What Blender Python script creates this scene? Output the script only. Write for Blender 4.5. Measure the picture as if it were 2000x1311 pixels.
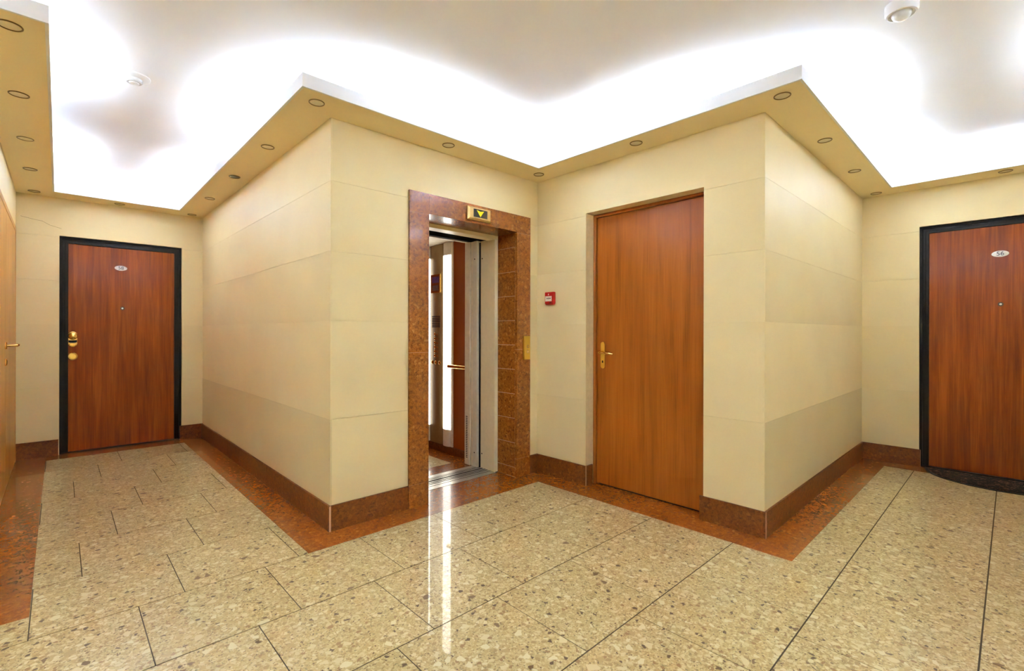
import bpy, bmesh, math, random
from mathutils import Vector, Matrix
random.seed(7)
for o in list(bpy.data.objects):
    bpy.data.objects.remove(o, do_unlink=True)
SC = bpy.context.scene
COL = SC.collection

# ------------------------------------------------------------------ camera
S = 1.009                     # survey unit -> metre (floor tiles come out at 0.50 m)
YAW, PITCH, ROLL = 0.81053, -0.00044, -0.00209
FPX, CYPX = 929.93, 649.3
cam = bpy.data.cameras.new('camera')
cam.sensor_fit = 'HORIZONTAL'; cam.sensor_width = 36.0
cam.lens = FPX / 2000 * 36.0
cam.shift_y = -(655.5 - CYPX) / 2000
cam.clip_start = 0.02
camo = bpy.data.objects.new('camera', cam); COL.objects.link(camo)
ca, sa, cp, sp = math.cos(YAW), math.sin(YAW), math.cos(PITCH), math.sin(PITCH)
fw = Vector((ca * cp, sa * cp, sp)); rt = Vector((sa, -ca, 0)); up = Vector((-sp * ca, -sp * sa, cp))
cr, sr = math.cos(ROLL), math.sin(ROLL)
X = rt * cr - up * sr; Y = rt * sr + up * cr; Z = -fw
camo.matrix_world = Matrix(((X.x, Y.x, Z.x, 0.0107), (X.y, Y.y, Z.y, 0.0047), (X.z, Y.z, Z.z, 1.1794), (0, 0, 0, 1)))
SC.camera = camo
# ------------------------------------------------------------------ world, exposure
w = bpy.data.worlds.new('world'); SC.world = w; w.use_nodes = True
w.node_tree.nodes['Background'].inputs[0].default_value = (0.9, 0.85, 0.75, 1)
w.node_tree.nodes['Background'].inputs[1].default_value = 0.02
SC.view_settings.view_transform = 'Standard'; SC.view_settings.look = 'None'
SC.view_settings.gamma = 1.0; SC.view_settings.use_curve_mapping = False
SC.view_settings.exposure = 0.0
SC.cycles.max_bounces = 12; SC.cycles.diffuse_bounces = 8; SC.cycles.glossy_bounces = 6; SC.cycles.sample_clamp_indirect = 40.0
TUBE = 174.0                   # cove tube radiance
STRIP = 8.0                   # lift light column radiance

# ------------------------------------------------------------------ materials
def lin(r, g, b):
    f = lambda c: (c / 12.92 if c <= 0.04045 else ((c + 0.055) / 1.055) ** 2.4)
    return (f(r / 255), f(g / 255), f(b / 255), 1)
class NT:
    def __init__(s, name):
        s.m = bpy.data.materials.new(name); s.m.use_nodes = True
        s.t = s.m.node_tree; s.n = s.t.nodes; s.b = s.n['Principled BSDF']
    def new(s, typ, **kw):
        n = s.n.new(typ)
        for k, v in kw.items():
            if k in n.inputs: n.inputs[k].default_value = v
            else: setattr(n, k, v)
        return n
    def l(s, a, ao, b, bi): s.t.links.new(a.outputs[ao], b.inputs[bi])
    def coords(s, scale=(1, 1, 1), rand=0.0):
        tc = s.new('ShaderNodeTexCoord'); mp = s.new('ShaderNodeMapping')
        mp.inputs['Scale'].default_value = scale
        if rand:
            oi = s.new('ShaderNodeObjectInfo'); mu = s.new('ShaderNodeVectorMath', operation='SCALE')
            cb = s.new('ShaderNodeCombineXYZ', X=1.0, Y=0.73, Z=0.41)
            ml = s.new('ShaderNodeMath', operation='MULTIPLY'); ml.inputs[1].default_value = rand
            s.l(oi, 'Random', ml, 0); s.l(cb, 0, mu, 0); s.t.links.new(ml.outputs[0], mu.inputs['Scale'])
            ad = s.new('ShaderNodeVectorMath', operation='ADD')
            s.l(tc, 'Object', ad, 0); s.l(mu, 0, ad, 1); s.l(ad, 0, mp, 'Vector')
        else: s.l(tc, 'Object', mp, 'Vector')
        return mp
    def noise(s, vec, scale, detail=4.0, rough=0.55, dist=0.0):
        n = s.new('ShaderNodeTexNoise', Scale=scale, Detail=detail, Roughness=rough, Distortion=dist)
        s.l(vec, 0, n, 'Vector'); return n
    def voro(s, vec, scale, feature='F1', rnd=1.0):
        n = s.new('ShaderNodeTexVoronoi', feature=feature, Scale=scale, Randomness=rnd)
        s.l(vec, 0, n, 'Vector'); return n
    def ramp(s, src, so, stops, interp='LINEAR'):
        r = s.new('ShaderNodeValToRGB'); r.color_ramp.interpolation = interp
        e = r.color_ramp.elements
        while len(e) < len(stops): e.new(0.5)
        for i, (p, c) in enumerate(stops):
            e[i].position = p; e[i].color = c if len(c) == 4 else (*c, 1)
        s.l(src, so, r, 'Fac'); return r
    def mix(s, fac, a, b, mode='MIX'):
        m = s.new('ShaderNodeMix', data_type='RGBA', blend_type=mode)
        for i, v in ((0, fac), (6, a), (7, b)):
            if isinstance(v, tuple) and hasattr(v[0], 'outputs'): s.t.links.new(v[0].outputs[v[1]], m.inputs[i])
            else: m.inputs[i].default_value = v
        return m
    def math(s, op, a, b=0.0):
        m = s.new('ShaderNodeMath', operation=op)
        for i, v in ((0, a), (1, b)):
            if isinstance(v, tuple): s.t.links.new(v[0].outputs[v[1]], m.inputs[i])
            else: m.inputs[i].default_value = v
        return m
    def color(s, node, out): s.t.links.new(node.outputs[out], s.b.inputs['Base Color'])
    def bump(s, node, out, strength, dist=0.002):
        b = s.new('ShaderNodeBump', Strength=strength, Distance=dist)
        s.t.links.new(node.outputs[out], b.inputs['Height']); s.t.links.new(b.outputs[0], s.b.inputs['Normal'])
    def set(s, rough=0.5, metal=0.0, spec=0.5, coat=0.0, coatr=0.03, col=None):
        s.b.inputs['Roughness'].default_value = rough; s.b.inputs['Metallic'].default_value = metal
        s.b.inputs['Specular IOR Level'].default_value = spec
        s.b.inputs['Coat Weight'].default_value = coat; s.b.inputs['Coat Roughness'].default_value = coatr
        if col: s.b.inputs['Base Color'].default_value = col
        return s.m
def plain(name, col, rough=0.5, metal=0.0, spec=0.5, coat=0.0, var=0.06, scale=30):
    t = NT(name); c = t.coords(); n = t.noise(c, scale, 3)
    d = tuple(x * (1 - var) for x in col[:3]) + (1,); u = tuple(min(1, x * (1 + var)) for x in col[:3]) + (1,)
    r = t.ramp(n, 0, [(0.3, d), (0.7, u)]); t.color(r, 0)
    return t.set(rough, metal, spec, coat)
def emis(name, col, strength):
    t = NT(name); t.b.inputs['Base Color'].default_value = (0.02, 0.02, 0.02, 1)
    t.b.inputs['Emission Color'].default_value = col; t.b.inputs['Emission Strength'].default_value = strength
    return t.m

def mat_wall():
    t = NT('wall_cream'); c = t.coords((1, 1, 1), 9.0)
    n = t.noise(c, 2.2, 3, 0.5); f = t.noise(c, 260, 2)
    r = t.ramp(n, 0, [(0.3, (0.745, 0.615, 0.325)), (0.7, (0.785, 0.66, 0.36))])
    oi = t.new('ShaderNodeObjectInfo'); m = t.mix(1.0, (r, 0), (oi, 'Color'), 'MULTIPLY'); t.color(m, 2)
    t.bump(f, 0, 0.06, 0.0006)
    return t.set(0.5, 0, 0.33)
def mat_marble(name, k=1.0, rough=0.22, coat=0.6, tg=1.0, tb=1.0, dk=1.0):
    t = NT(name); c = t.coords((1, 1, 1), 7.0)
    w_ = t.noise(c, 30, 3); ad = t.new('ShaderNodeVectorMath', operation='MULTIPLY_ADD')
    t.l(w_, 1, ad, 0); ad.inputs[1].default_value = (0.02, 0.02, 0.02); t.l(c, 0, ad, 2)
    v = t.voro(ad, 60); sep = t.new('ShaderNodeSeparateColor'); t.l(v, 'Color', sep, 0)
    K = lambda r, g, b: (r * k, g * k * tg, b * k * tb)
    r1 = t.ramp(sep, 0, [(0.0, K(0.165 * dk, 0.042 * dk, 0.009 * dk)), (0.3, K(0.235, 0.064, 0.014)), (0.7, K(0.30, 0.095, 0.022)), (0.93, K(0.36, 0.125, 0.034)), (1.0, K(0.50, 0.24, 0.10))])
    n2 = t.noise(c, 120, 5, 0.7); r2 = t.ramp(n2, 0, [(0.36, K(0.175 * dk, 0.046 * dk, 0.010 * dk)), (0.5, K(0.26, 0.078, 0.018)), (0.66, K(0.42, 0.17, 0.055))])
    m = t.mix(0.5, (r1, 0), (r2, 0))
    n3 = t.noise(c, 5, 2); r3 = t.ramp(n3, 0, [(0.3, (0.92, 0.91, 0.9)), (0.7, (1.05, 1.05, 1.05))])
    m2 = t.mix(1.0, (m, 2), (r3, 0), 'MULTIPLY'); t.color(m2, 2)
    return t.set(rough, 0, 0.35, coat, 0.04)
def mat_terrazzo():
    t = NT('terrazzo_beige'); c = t.coords((1, 1, 1), 13.0)
    dn = t.noise(c, 45, 3); ad = t.new('ShaderNodeVectorMath', operation='MULTIPLY_ADD')
    t.l(dn, 1, ad, 0); ad.inputs[1].default_value = (0.012, 0.012, 0.012); t.l(c, 0, ad, 2)
    g = t.noise(c, 140, 5, 0.7)
    base = t.ramp(g, 0, [(0.30, (0.30, 0.215, 0.095)), (0.46, (0.52, 0.41, 0.22)), (0.6, (0.62, 0.51, 0.30)), (0.75, (0.70, 0.60, 0.39))])
    def chips(scale, lo, hi, th, prev, po, stops):
        v = t.voro(ad, scale); e = t.voro(ad, scale, 'DISTANCE_TO_EDGE')
        sp_ = t.new('ShaderNodeSeparateColor'); t.l(v, 'Color', sp_, 0)
        pres = t.math('GREATER_THAN', (sp_, 1), th)
        ed = t.ramp(e, 0, [(lo, (0, 0, 0)), (hi, (1, 1, 1))])
        f = t.math('MULTIPLY', (pres, 0), (ed, 0))
        col = t.ramp(sp_, 0, stops, 'CONSTANT')
        return t.mix((f, 0), (prev, po), (col, 0))
    pal = [(0.0, (0.60, 0.50, 0.30)), (0.22, (0.46, 0.345, 0.17)), (0.40, (0.68, 0.60, 0.40)), (0.58, (0.36, 0.255, 0.115)), (0.70, (0.55, 0.43, 0.24)), (0.85, (0.30, 0.24, 0.13)), (0.95, (0.17, 0.095, 0.04))]
    m = chips(150, 0.02, 0.06, 0.35, base, 0, pal)
    pal2 = [(0.0, (0.66, 0.57, 0.37)), (0.3, (0.50, 0.38, 0.195)), (0.5, (0.72, 0.65, 0.47)), (0.68, (0.40, 0.29, 0.14)), (0.84, (0.33, 0.20, 0.09)), (0.93, (0.11, 0.06, 0.025))]
    m = chips(58, 0.09, 0.13, 0.52, m, 2, pal2)
    pal3 = [(0.0, (0.70, 0.62, 0.43)), (0.45, (0.74, 0.69, 0.53)), (0.75, (0.47, 0.36, 0.19)), (0.9, (0.19, 0.11, 0.05))]
    m = chips(28, 0.15, 0.19, 0.76, m, 2, pal3)
    oi = t.new('ShaderNodeObjectInfo'); rr = t.ramp(oi, 'Random', [(0, (0.90, 0.87, 0.66)), (1, (0.99, 0.96, 0.76))])
    m2 = t.mix(1.0, (m, 2), (rr, 0), 'MULTIPLY'); t.color(m2, 2)
    return t.set(0.3, 0, 0.4, 0.7, 0.025)
def mat_wood(name, c0, c1, c2, rough=0.38, coat=0.12, gs=1.0, coatr=0.15):
    t = NT(name); c = t.coords((9 * gs, 9 * gs, 0.42), 5.0)
    n = t.noise(c, 2.2, 6, 0.62, 0.7); c2_ = t.coords((70, 70, 1.6), 5.0); f = t.noise(c2_, 2.0, 3)
    a = t.math('MULTIPLY', (f, 0), 0.45); b = t.math('MULTIPLY', (n, 0), 0.78); s_ = t.math('ADD', (a, 0), (b, 0))
    r = t.ramp(s_, 0, [(0.36, c0), (0.60, c1), (0.84, c2)])
    c3 = t.coords((1, 1, 0.35), 5.0); n3 = t.noise(c3, 3.2, 2); r3 = t.ramp(n3, 0, [(0.3, (0.86, 0.84, 0.82)), (0.7, (1.08, 1.08, 1.08))])
    m = t.mix(1.0, (r, 0), (r3, 0), 'MULTIPLY'); t.color(m, 2)
    return t.set(rough, 0, 0.14, coat, coatr)
M = {}
M['wall'] = mat_wall()
M['plaster'] = plain('wall_core_plaster', (0.74, 0.62, 0.34, 1), 0.7)
M['soffit'] = plain('soffit_paint', (0.83, 0.69, 0.38, 1), 0.6, var=0.015, scale=3)
M['white'] = plain('white_ceiling_paint', (0.895, 0.91, 0.945, 1), 0.85, var=0.01, scale=3)
M['fascia'] = plain('white_fascia_paint', (0.79, 0.79, 0.785, 1), 0.7, var=0.01, scale=3)
M['terrazzo'] = mat_terrazzo()
M['border'] = mat_marble('red_brown_marble_floor', 0.92, 0.25, 0.3, 0.88, 0.4, 0.85)
M['skirting'] = mat_marble('red_brown_marble_skirting', 0.60, 0.4, 0.05, 0.88, 0.4, 0.5)
M['surround'] = mat_marble('red_brown_marble_surround', 0.92, 0.26, 0.2, 1.0, 0.6, 0.45)
M['grout'] = plain('dark_grout', (0.055, 0.035, 0.015, 1), 0.9)
M['pinkgrout'] = plain('pink_grout', (0.55, 0.34, 0.22, 1), 0.9)
M['wood_flat'] = mat_wood('red_wood_flat_door', (0.115, 0.020, 0.0012), (0.215, 0.043, 0.002), (0.32, 0.078, 0.006), gs=1.0)
M['wood_service'] = mat_wood('orange_wood_service_door', (0.19, 0.047, 0.003), (0.29, 0.078, 0.006), (0.35, 0.105, 0.010), gs=0.9)
M['wood_left'] = mat_wood('gloss_wood_cupboard_door', (0.42, 0.175, 0.025), (0.52, 0.235, 0.04), (0.60, 0.28, 0.05), 0.32, 0.12, 0.8, 0.06)
M['wood_frame'] = mat_wood('brown_wood_frame', (0.22, 0.058, 0.006), (0.29, 0.082, 0.009), (0.36, 0.11, 0.014), gs=2)
M['black'] = plain('black_brown_steel', (0.011, 0.008, 0.005, 1), 0.45, spec=0.2)
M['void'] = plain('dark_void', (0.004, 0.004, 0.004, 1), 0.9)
M['brass'] = plain('polished_brass', (0.80, 0.53, 0.16, 1), 0.16, 1.0, var=0.03)
M['brass_box'] = plain('satin_brass_box', (0.74, 0.47, 0.09, 1), 0.3, 1.0, var=0.03)
M['goldbox'] = plain('pale_gold_box', (0.78, 0.55, 0.22, 1), 0.28, 0.85, var=0.03)
M['bronze'] = plain('bronze_panel', (0.34, 0.25, 0.12, 1), 0.45, 0.5, var=0.05)
M['cream_steel'] = plain('cream_painted_steel', (0.80, 0.71, 0.45, 1), 0.4, var=0.03)
M['grey_steel'] = plain('light_grey_steel', (0.72, 0.68, 0.55, 1), 0.4, 0.0, var=0.05)
M['alu'] = plain('brushed_aluminium', (0.52, 0.49, 0.42, 1), 0.3, 0.8, var=0.08, scale=80)
M['laminate'] = mat_wood('brown_laminate', (0.26, 0.058, 0.003), (0.285, 0.066, 0.004), (0.31, 0.074, 0.005), 0.5, 0.0, 0.6)
M['car_cream'] = plain('car_ceiling_cream', (0.78, 0.72, 0.55, 1), 0.5)
M['strip'] = emis('lift_light_column', (1, 0.96, 0.88, 1), STRIP)
M['opal'] = plain('opal_plastic', (0.75, 0.74, 0.68, 1), 0.3)
M['arrow'] = emis('yellow_arrow_light', (1.0, 0.86, 0.0, 1), 0.95)
M['screen'] = plain('dark_screen', (0.012, 0.009, 0.012, 1), 0.12)
M['red'] = plain('red_plastic', (0.40, 0.010, 0.004, 1), 0.35, spec=0.25)
M['label'] = plain('white_label', (0.80, 0.74, 0.62, 1), 0.4, var=0.02)
M['ink'] = plain('black_ink', (0.02, 0.02, 0.015, 1), 0.6)
M['enamel'] = plain('cream_enamel', (0.93, 0.90, 0.80, 1), 0.5, spec=0.2, var=0.01)
M['plastic'] = plain('white_sensor_plastic', (0.84, 0.84, 0.85, 1), 0.35, var=0.01)
M['lensplastic'] = plain('grey_sensor_lens', (0.70, 0.71, 0.70, 1), 0.25, var=0.01)
M['lens'] = plain('unlit_lamp_glass', (0.80, 0.70, 0.46, 1), 0.25, var=0.02)
M['ring'] = plain('bronze_lamp_ring', (0.20, 0.12, 0.035, 1), 0.35, 0.6)
M['darklens'] = plain('dark_lamp_socket', (0.05, 0.03, 0.012, 1), 0.4)
M['tube'] = emis('fluorescent_tube', (0.865, 0.985, 1.16, 1), TUBE)
M['purple'] = plain('purple_print', (0.13, 0.07, 0.30, 1), 0.3, var=0.5, scale=60)
M['orange'] = plain('orange_print', (0.22, 0.05, 0.012, 1), 0.3, var=0.2)
M['bluegrey'] = plain('blue_grey_print', (0.16, 0.17, 0.22, 1), 0.3, var=0.3)
def mat_mat():
    t = NT('dark_floral_carpet'); c = t.coords(); n = t.noise(c, 34, 4, 0.6, 1.2)
    r = t.ramp(n, 0, [(0.52, (0.014, 0.011, 0.006)), (0.60, (0.10, 0.05, 0.03)), (0.68, (0.17, 0.10, 0.06))])
    t.color(r, 0); f = t.noise(c, 600, 2); t.bump(f, 0, 0.5, 0.002)
    return t.set(0.95, 0, 0.1)
M['mat'] = mat_mat()

# ------------------------------------------------------------------ mesh helpers (survey units in, metres out)
ORG = {}
class MB:
    def __init__(s): s.v = []; s.f = []
    def add(s, vs, fs):
        k = len(s.v); s.v += [Vector(p) for p in vs]; s.f += [tuple(i + k for i in f) for f in fs]; return s
    def box(s, x0, x1, y0, y1, z0, z1):
        x0, x1 = min(x0, x1), max(x0, x1); y0, y1 = min(y0, y1), max(y0, y1); z0, z1 = min(z0, z1), max(z0, z1)
        return s.add([(x0, y0, z0), (x1, y0, z0), (x1, y1, z0), (x0, y1, z0), (x0, y0, z1), (x1, y0, z1), (x1, y1, z1), (x0, y1, z1)],
                     [(0, 3, 2, 1), (4, 5, 6, 7), (0, 1, 5, 4), (1, 2, 6, 5), (2, 3, 7, 6), (3, 0, 4, 7)])
    def frame(s, c, n):
        n = Vector(n).normalized(); a = Vector((0, 0, 1)) if abs(n.z) < 0.9 else Vector((1, 0, 0))
        x = a.cross(n).normalized(); y = n.cross(x); return Vector(c), x, y, n
    def lathe(s, c, n, prof, seg=24, sx=1.0, sy=1.0):
        """prof: (radius, height along n) list; closed with caps when the radius is not zero"""
        c, x, y, n = s.frame(c, n); k = len(s.v); P = len(prof)
        for r, h in prof:
            for i in range(seg):
                a = 2 * math.pi * i / seg
                s.v.append(c + x * (r * sx * math.cos(a)) + y * (r * sy * math.sin(a)) + n * h)
        for j in range(P - 1):
            for i in range(seg):
                i2 = (i + 1) % seg
                s.f.append((k + j * seg + i, k + j * seg + i2, k + (j + 1) * seg + i2, k + (j + 1) * seg + i))
        s.f.append(tuple(k + i for i in reversed(range(seg)))); s.f.append(tuple(k + (P - 1) * seg + i for i in range(seg)))
        return s
    def tube(s, pts, r, seg=12):
        pts = [Vector(p) for p in pts]; k = len(s.v); n = len(pts)
        ref = None
        for i, p in enumerate(pts):
            d = ((pts[min(i + 1, n - 1)] - p).normalized() + (p - pts[max(i - 1, 0)]).normalized()).normalized()
            if ref is None: ref = Vector((0, 0, 1)) if abs(d.z) < 0.9 else Vector((1, 0, 0))
            x = ref.cross(d).normalized(); y = d.cross(x)
            rr = r[i] if isinstance(r, (list, tuple)) else r
            for j in range(seg):
                a = 2 * math.pi * j / seg; s.v.append(p + x * rr * math.cos(a) + y * rr * math.sin(a))
        for i in range(n - 1):
            for j in range(seg):
                j2 = (j + 1) % seg
                s.f.append((k + i * seg + j, k + i * seg + j2, k + (i + 1) * seg + j2, k + (i + 1) * seg + j))
        s.f.append(tuple(k + j for j in reversed(range(seg)))); s.f.append(tuple(k + (n - 1) * seg + j for j in range(seg)))
        return s
    def prism(s, poly, fn, d0, d1):
        """poly in 2D, fn(a,b,d)->xyz"""
        k = len(s.v); n = len(poly)
        s.v += [Vector(fn(a, b, d0)) for a, b in poly] + [Vector(fn(a, b, d1)) for a, b in poly]
        s.f.append(tuple(k + i for i in range(n))); s.f.append(tuple(k + n + i for i in reversed(range(n))))
        for i in range(n):
            j = (i + 1) % n; s.f.append((k + i, k + n + i, k + n + j, k + j))
        return s
    def cells(s, ab, bb, inside, fn, d0, d1):
        """rectilinear plate: every grid cell whose centre passes inside(), from depth d0 (front) to d1 (back)"""
        ab = sorted(set(round(x, 5) for x in ab)); bb = sorted(set(round(x, 5) for x in bb))
        on = {(i, j) for i in range(len(ab) - 1) for j in range(len(bb) - 1) if inside((ab[i] + ab[i + 1]) / 2, (bb[j] + bb[j + 1]) / 2)}
        idx = {}
        def vid(i, j, d):
            if (i, j, d) not in idx:
                idx[(i, j, d)] = len(s.v); s.v.append(Vector(fn(ab[i], bb[j], d)))
            return idx[(i, j, d)]
        for i, j in on:
            s.f.append((vid(i, j, d0), vid(i + 1, j, d0), vid(i + 1, j + 1, d0), vid(i, j + 1, d0)))
            s.f.append((vid(i, j, d1), vid(i, j + 1, d1), vid(i + 1, j + 1, d1), vid(i + 1, j, d1)))
            for di, dj, p, q in ((-1, 0, (i, j), (i, j + 1)), (1, 0, (i + 1, j + 1), (i + 1, j)), (0, -1, (i + 1, j), (i, j)), (0, 1, (i, j + 1), (i + 1, j + 1))):
                if (i + di, j + dj) not in on:
                    s.f.append((vid(*p, d0), vid(*q, d0), vid(*q, d1), vid(*p, d1)))
        return s
    def mesh(s, name, origin, bevel=0.0, smooth=False, dissolve=False, segs=1):
        me = bpy.data.meshes.new(name); bm = bmesh.new()
        vs = [bm.verts.new((p - origin) * S) for p in s.v]
        for f in s.f:
            try: bm.faces.new([vs[i] for i in f])
            except ValueError: pass
        bmesh.ops.recalc_face_normals(bm, faces=bm.faces)
        if dissolve: bmesh.ops.dissolve_limit(bm, angle_limit=0.01, verts=bm.verts, edges=bm.edges)
        if bevel:
            bmesh.ops.bevel(bm, geom=[e for e in bm.edges if len(e.link_faces) == 2 and e.calc_face_angle(0) > 0.5], offset=bevel * S, segments=segs, profile=0.5, affect='EDGES')
        if smooth:
            for f in bm.faces: f.smooth = True
            for e in bm.edges:
                if len(e.link_faces) == 2 and e.calc_face_angle(0) > 0.6: e.smooth = False
        bm.to_mesh(me); bm.free(); return me
    def build(s, name, mat, parent=None, origin=None, **kw):
        if parent is not None: origin = ORG[parent]
        elif origin is None:
            xs = [p.x for p in s.v]; ys = [p.y for p in s.v]; zs_ = [p.z for p in s.v]
            origin = Vector(((min(xs) + max(xs)) / 2, (min(ys) + max(ys)) / 2, min(zs_)))
        origin = Vector(origin)
        me = s.mesh(name, origin, **kw); me.materials.append(M[mat])
        o = bpy.data.objects.new(name, me); COL.objects.link(o)
        if parent is not None: o.parent = parent
        else: o.location = origin * S
        ORG[o] = origin
        return o
def tag(o, label, cat, group=None, kind=None):
    o['label'] = label; o['category'] = cat
    if group: o['group'] = group
    if kind: o['kind'] = kind
    return o
def thing(name, loc, label, cat, group=None, kind=None):
    o = bpy.data.objects.new(name, None); COL.objects.link(o); o.empty_display_size = 0.05
    o.location = Vector(loc) * S; ORG[o] = Vector(loc)
    return tag(o, label, cat, group, kind)
def box(name, mat, parent, *a, **kw): return MB().box(*a).build(name, mat, parent, **kw)
def text_mesh(txt, size, fn, name, mat, parent, depth=0.0006):
    cu = bpy.data.curves.new('t', 'FONT'); cu.body = txt; cu.size = size; cu.align_x = 'CENTER'; cu.align_y = 'CENTER'; cu.extrude = depth
    to = bpy.data.objects.new('t', cu); COL.objects.link(to)
    bpy.context.view_layer.update()
    me = bpy.data.meshes.new_from_object(to.evaluated_get(bpy.context.evaluated_depsgraph_get()))
    bpy.data.objects.remove(to, do_unlink=True)
    org = ORG[parent]
    for v in me.vertices: v.co = (Vector(fn(v.co.x, v.co.y, v.co.z)) - org) * S
    me.name = name; me.materials.clear(); me.materials.append(M[mat])
    o = bpy.data.objects.new(name, me); COL.objects.link(o); o.parent = parent; ORG[o] = org
    return o

# ------------------------------------------------------------------ plan
U1, V1, U2, V3, V0, U4, UL = 1.1624, 2.7594, 2.9223, 0.9781, 6.2012, 5.4636, -0.2749
VL = 2.970; VR = -0.62; UR = 2.5; VB = -2.2; UW = -2.2
ZS, ZB, ZF, ZC = 2.4248, 0.1498, 2.4967, 2.615
BW, OFS = 0.198, 0.253
POLY = [(U1, V0), (U1, V1), (U2, V1), (U2, V3), (U4, V3), (U4, VR), (UR, VR), (UR, VB), (UW, VB), (UW, VL), (UL, VL), (UL, V0)]
def offset(poly, d):
    n = len(poly); out = []
    for i in range(n):
        p0, p1, p2 = Vector(poly[i - 1]), Vector(poly[i]), Vector(poly[(i + 1) % n])
        e1 = (p1 - p0).normalized(); e2 = (p2 - p1).normalized()
        n1 = Vector((e1.y, -e1.x)); n2 = Vector((e2.y, -e2.x))      # clockwise walk: interior on the right
        out.append(tuple(p1 + (n1 + n2) * d))
    return out
def inpoly(poly):
    def f(x, y):
        c = False; n = len(poly)
        for i in range(n):
            (x1, y1), (x2, y2) = poly[i], poly[(i + 1) % n]
            if (y1 > y) != (y2 > y) and x < (x2 - x1) * (y - y1) / (y2 - y1) + x1: c = not c
        return c
    return f
XS = [p[0] for p in POLY]; YS = [p[1] for p in POLY]
IN = inpoly(POLY); BPOLY = offset(POLY, BW); INB = inpoly(BPOLY); SPOLY = offset(POLY, OFS); INS = inpoly(SPOLY)
flat = lambda a, b, d: (a, b, d)

# ------------------------------------------------------------------ floor
EL0, EL1 = 1.836, 2.672                        # lift opening
DS0, DS1 = 1.333, 2.249                        # service door opening (v)
recess = [(EL0, EL1, V1, 2.965), (U2, U2 + 0.15, DS0, DS1), (0.011, 0.972, V0, V0 + 0.06), (U4, U4 + 0.06, -0.42, 0.569)]
def infloor(a, b): return IN(a, b) or any(x0 < a < x1 and y0 < b < y1 for x0, x1, y0, y1 in recess)
floor = MB().cells(XS + [v for r in recess for v in r[:2]], YS + [v for r in recess for v in r[2:]], infloor, flat, -0.0012, -0.06).build('floor', 'grout', dissolve=True)
tag(floor, 'polished beige terrazzo tile floor with red-brown marble border strip', 'floor', kind='structure')
T = 0.4955; G = 0.0020; GB = 0.0028
phase = [0.2563, 0.4215, 0.0911]
vk = 0.580
for k in range(-6, 12):
    y0, y1 = vk + k * T, vk + (k + 1) * T; ph = phase[k % 3]
    for j in range(-7, 12):
        x0, x1 = ph + j * T, ph + (j + 1) * T
        ab = [x0 + G, x1 - G] + [x for x, _ in BPOLY if x0 + G < x < x1 - G]; bb = [y0 + GB, y1 - GB] + [y for _, y in BPOLY if y0 + GB < y < y1 - GB]
        mb = MB().cells(ab, bb, INB, flat, 0.0, -0.0012)
        if mb.f: mb.build('floor_tile', 'terrazzo', floor, dissolve=True)
g = 0.0006
rx = sorted(set(XS + [p[0] for p in BPOLY])); ry = sorted(set(YS + [p[1] for p in BPOLY]))
def border_piece(x0, x1, y0, y1):
    nx = max(1, round((x1 - x0) / 0.5)); ny = max(1, round((y1 - y0) / 0.5))
    for i in range(nx):
        for j in range(ny):
            box('border_tile', 'border', floor, x0 + (x1 - x0) * i / nx + g, x0 + (x1 - x0) * (i + 1) / nx - g, y0 + (y1 - y0) * j / ny + g, y0 + (y1 - y0) * (j + 1) / ny - g, -0.0012, 0.0)
def merged_ring():
    ring = {}
    for i in range(len(rx) - 1):
        for j in range(len(ry) - 1):
            cx, cy = (rx[i] + rx[i + 1]) / 2, (ry[j] + ry[j + 1]) / 2
            if rx[i + 1] - rx[i] > 1e-4 and ry[j + 1] - ry[j] > 1e-4 and IN(cx, cy) and not INB(cx, cy): ring[(i, j)] = 1
    done = set()
    for (i, j) in sorted(ring):
        if (i, j) in done: continue
        i2 = i
        while (i2 + 1, j) in ring and (i2 + 1, j) not in done and rx[i2 + 2] - rx[i] < 6: i2 += 1
        j2 = j
        if i2 == i or rx[i2 + 1] - rx[i] < BW * 1.3:
            i2 = i
            while (i, j2 + 1) in ring and (i, j2 + 1) not in done: j2 += 1
        for a in range(i, i2 + 1):
            for b in range(j, j2 + 1): done.add((a, b))
        yield rx[i], rx[i2 + 1], ry[j], ry[j2 + 1]
for r in merged_ring(): border_piece(*r)
for x0, x1, y0, y1 in recess: border_piece(x0, x1, y0, y1)

# ------------------------------------------------------------------ ceiling and cove soffit
ceil = MB().cells(XS, YS, IN, flat, ZC, ZC + 0.06).build('ceiling', 'white', dissolve=True)
tag(ceil, 'smooth white ceiling lit by hidden cove light', 'ceiling', kind='structure')
SLAB = offset(POLY, OFS - 0.012); INSL = inpoly(SLAB)
soff = MB().cells(XS + [p[0] for p in SLAB], YS + [p[1] for p in SLAB], lambda a, b: IN(a, b) and not INSL(a, b), flat, ZS, ZS + 0.014).build('ceiling_soffit', 'soffit', dissolve=True)
tag(soff, 'ochre cream dropped soffit running along the walls with recessed downlights', 'soffit', kind='structure')
MB().cells(XS + [p[0] for p in SLAB], YS + [p[1] for p in SLAB], lambda a, b: IN(a, b) and not INSL(a, b), flat, ZS + 0.0142, ZS + 0.016).build('trough_reflector', 'white', soff, dissolve=True)  # unseen white sheet added to bounce more tube light out of the cove
n = len(POLY)
INNER = offset(POLY, OFS)
for i in range(n):
    (ax, ay), (bx, by) = INNER[i], INNER[(i + 1) % n]; (cx, cy), (dx, dy) = SLAB[i], SLAB[(i + 1) % n]
    q = [(ax, ay), (bx, by), (dx, dy), (cx, cy)]
    MB().prism(q, flat, ZS, ZF).build('fascia', 'fascia', soff)

# ------------------------------------------------------------------ walls, panels, skirting
JZ = [ZB, 0.652, 1.232, 1.645, 2.057, ZS]
CORE = 0.010
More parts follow.
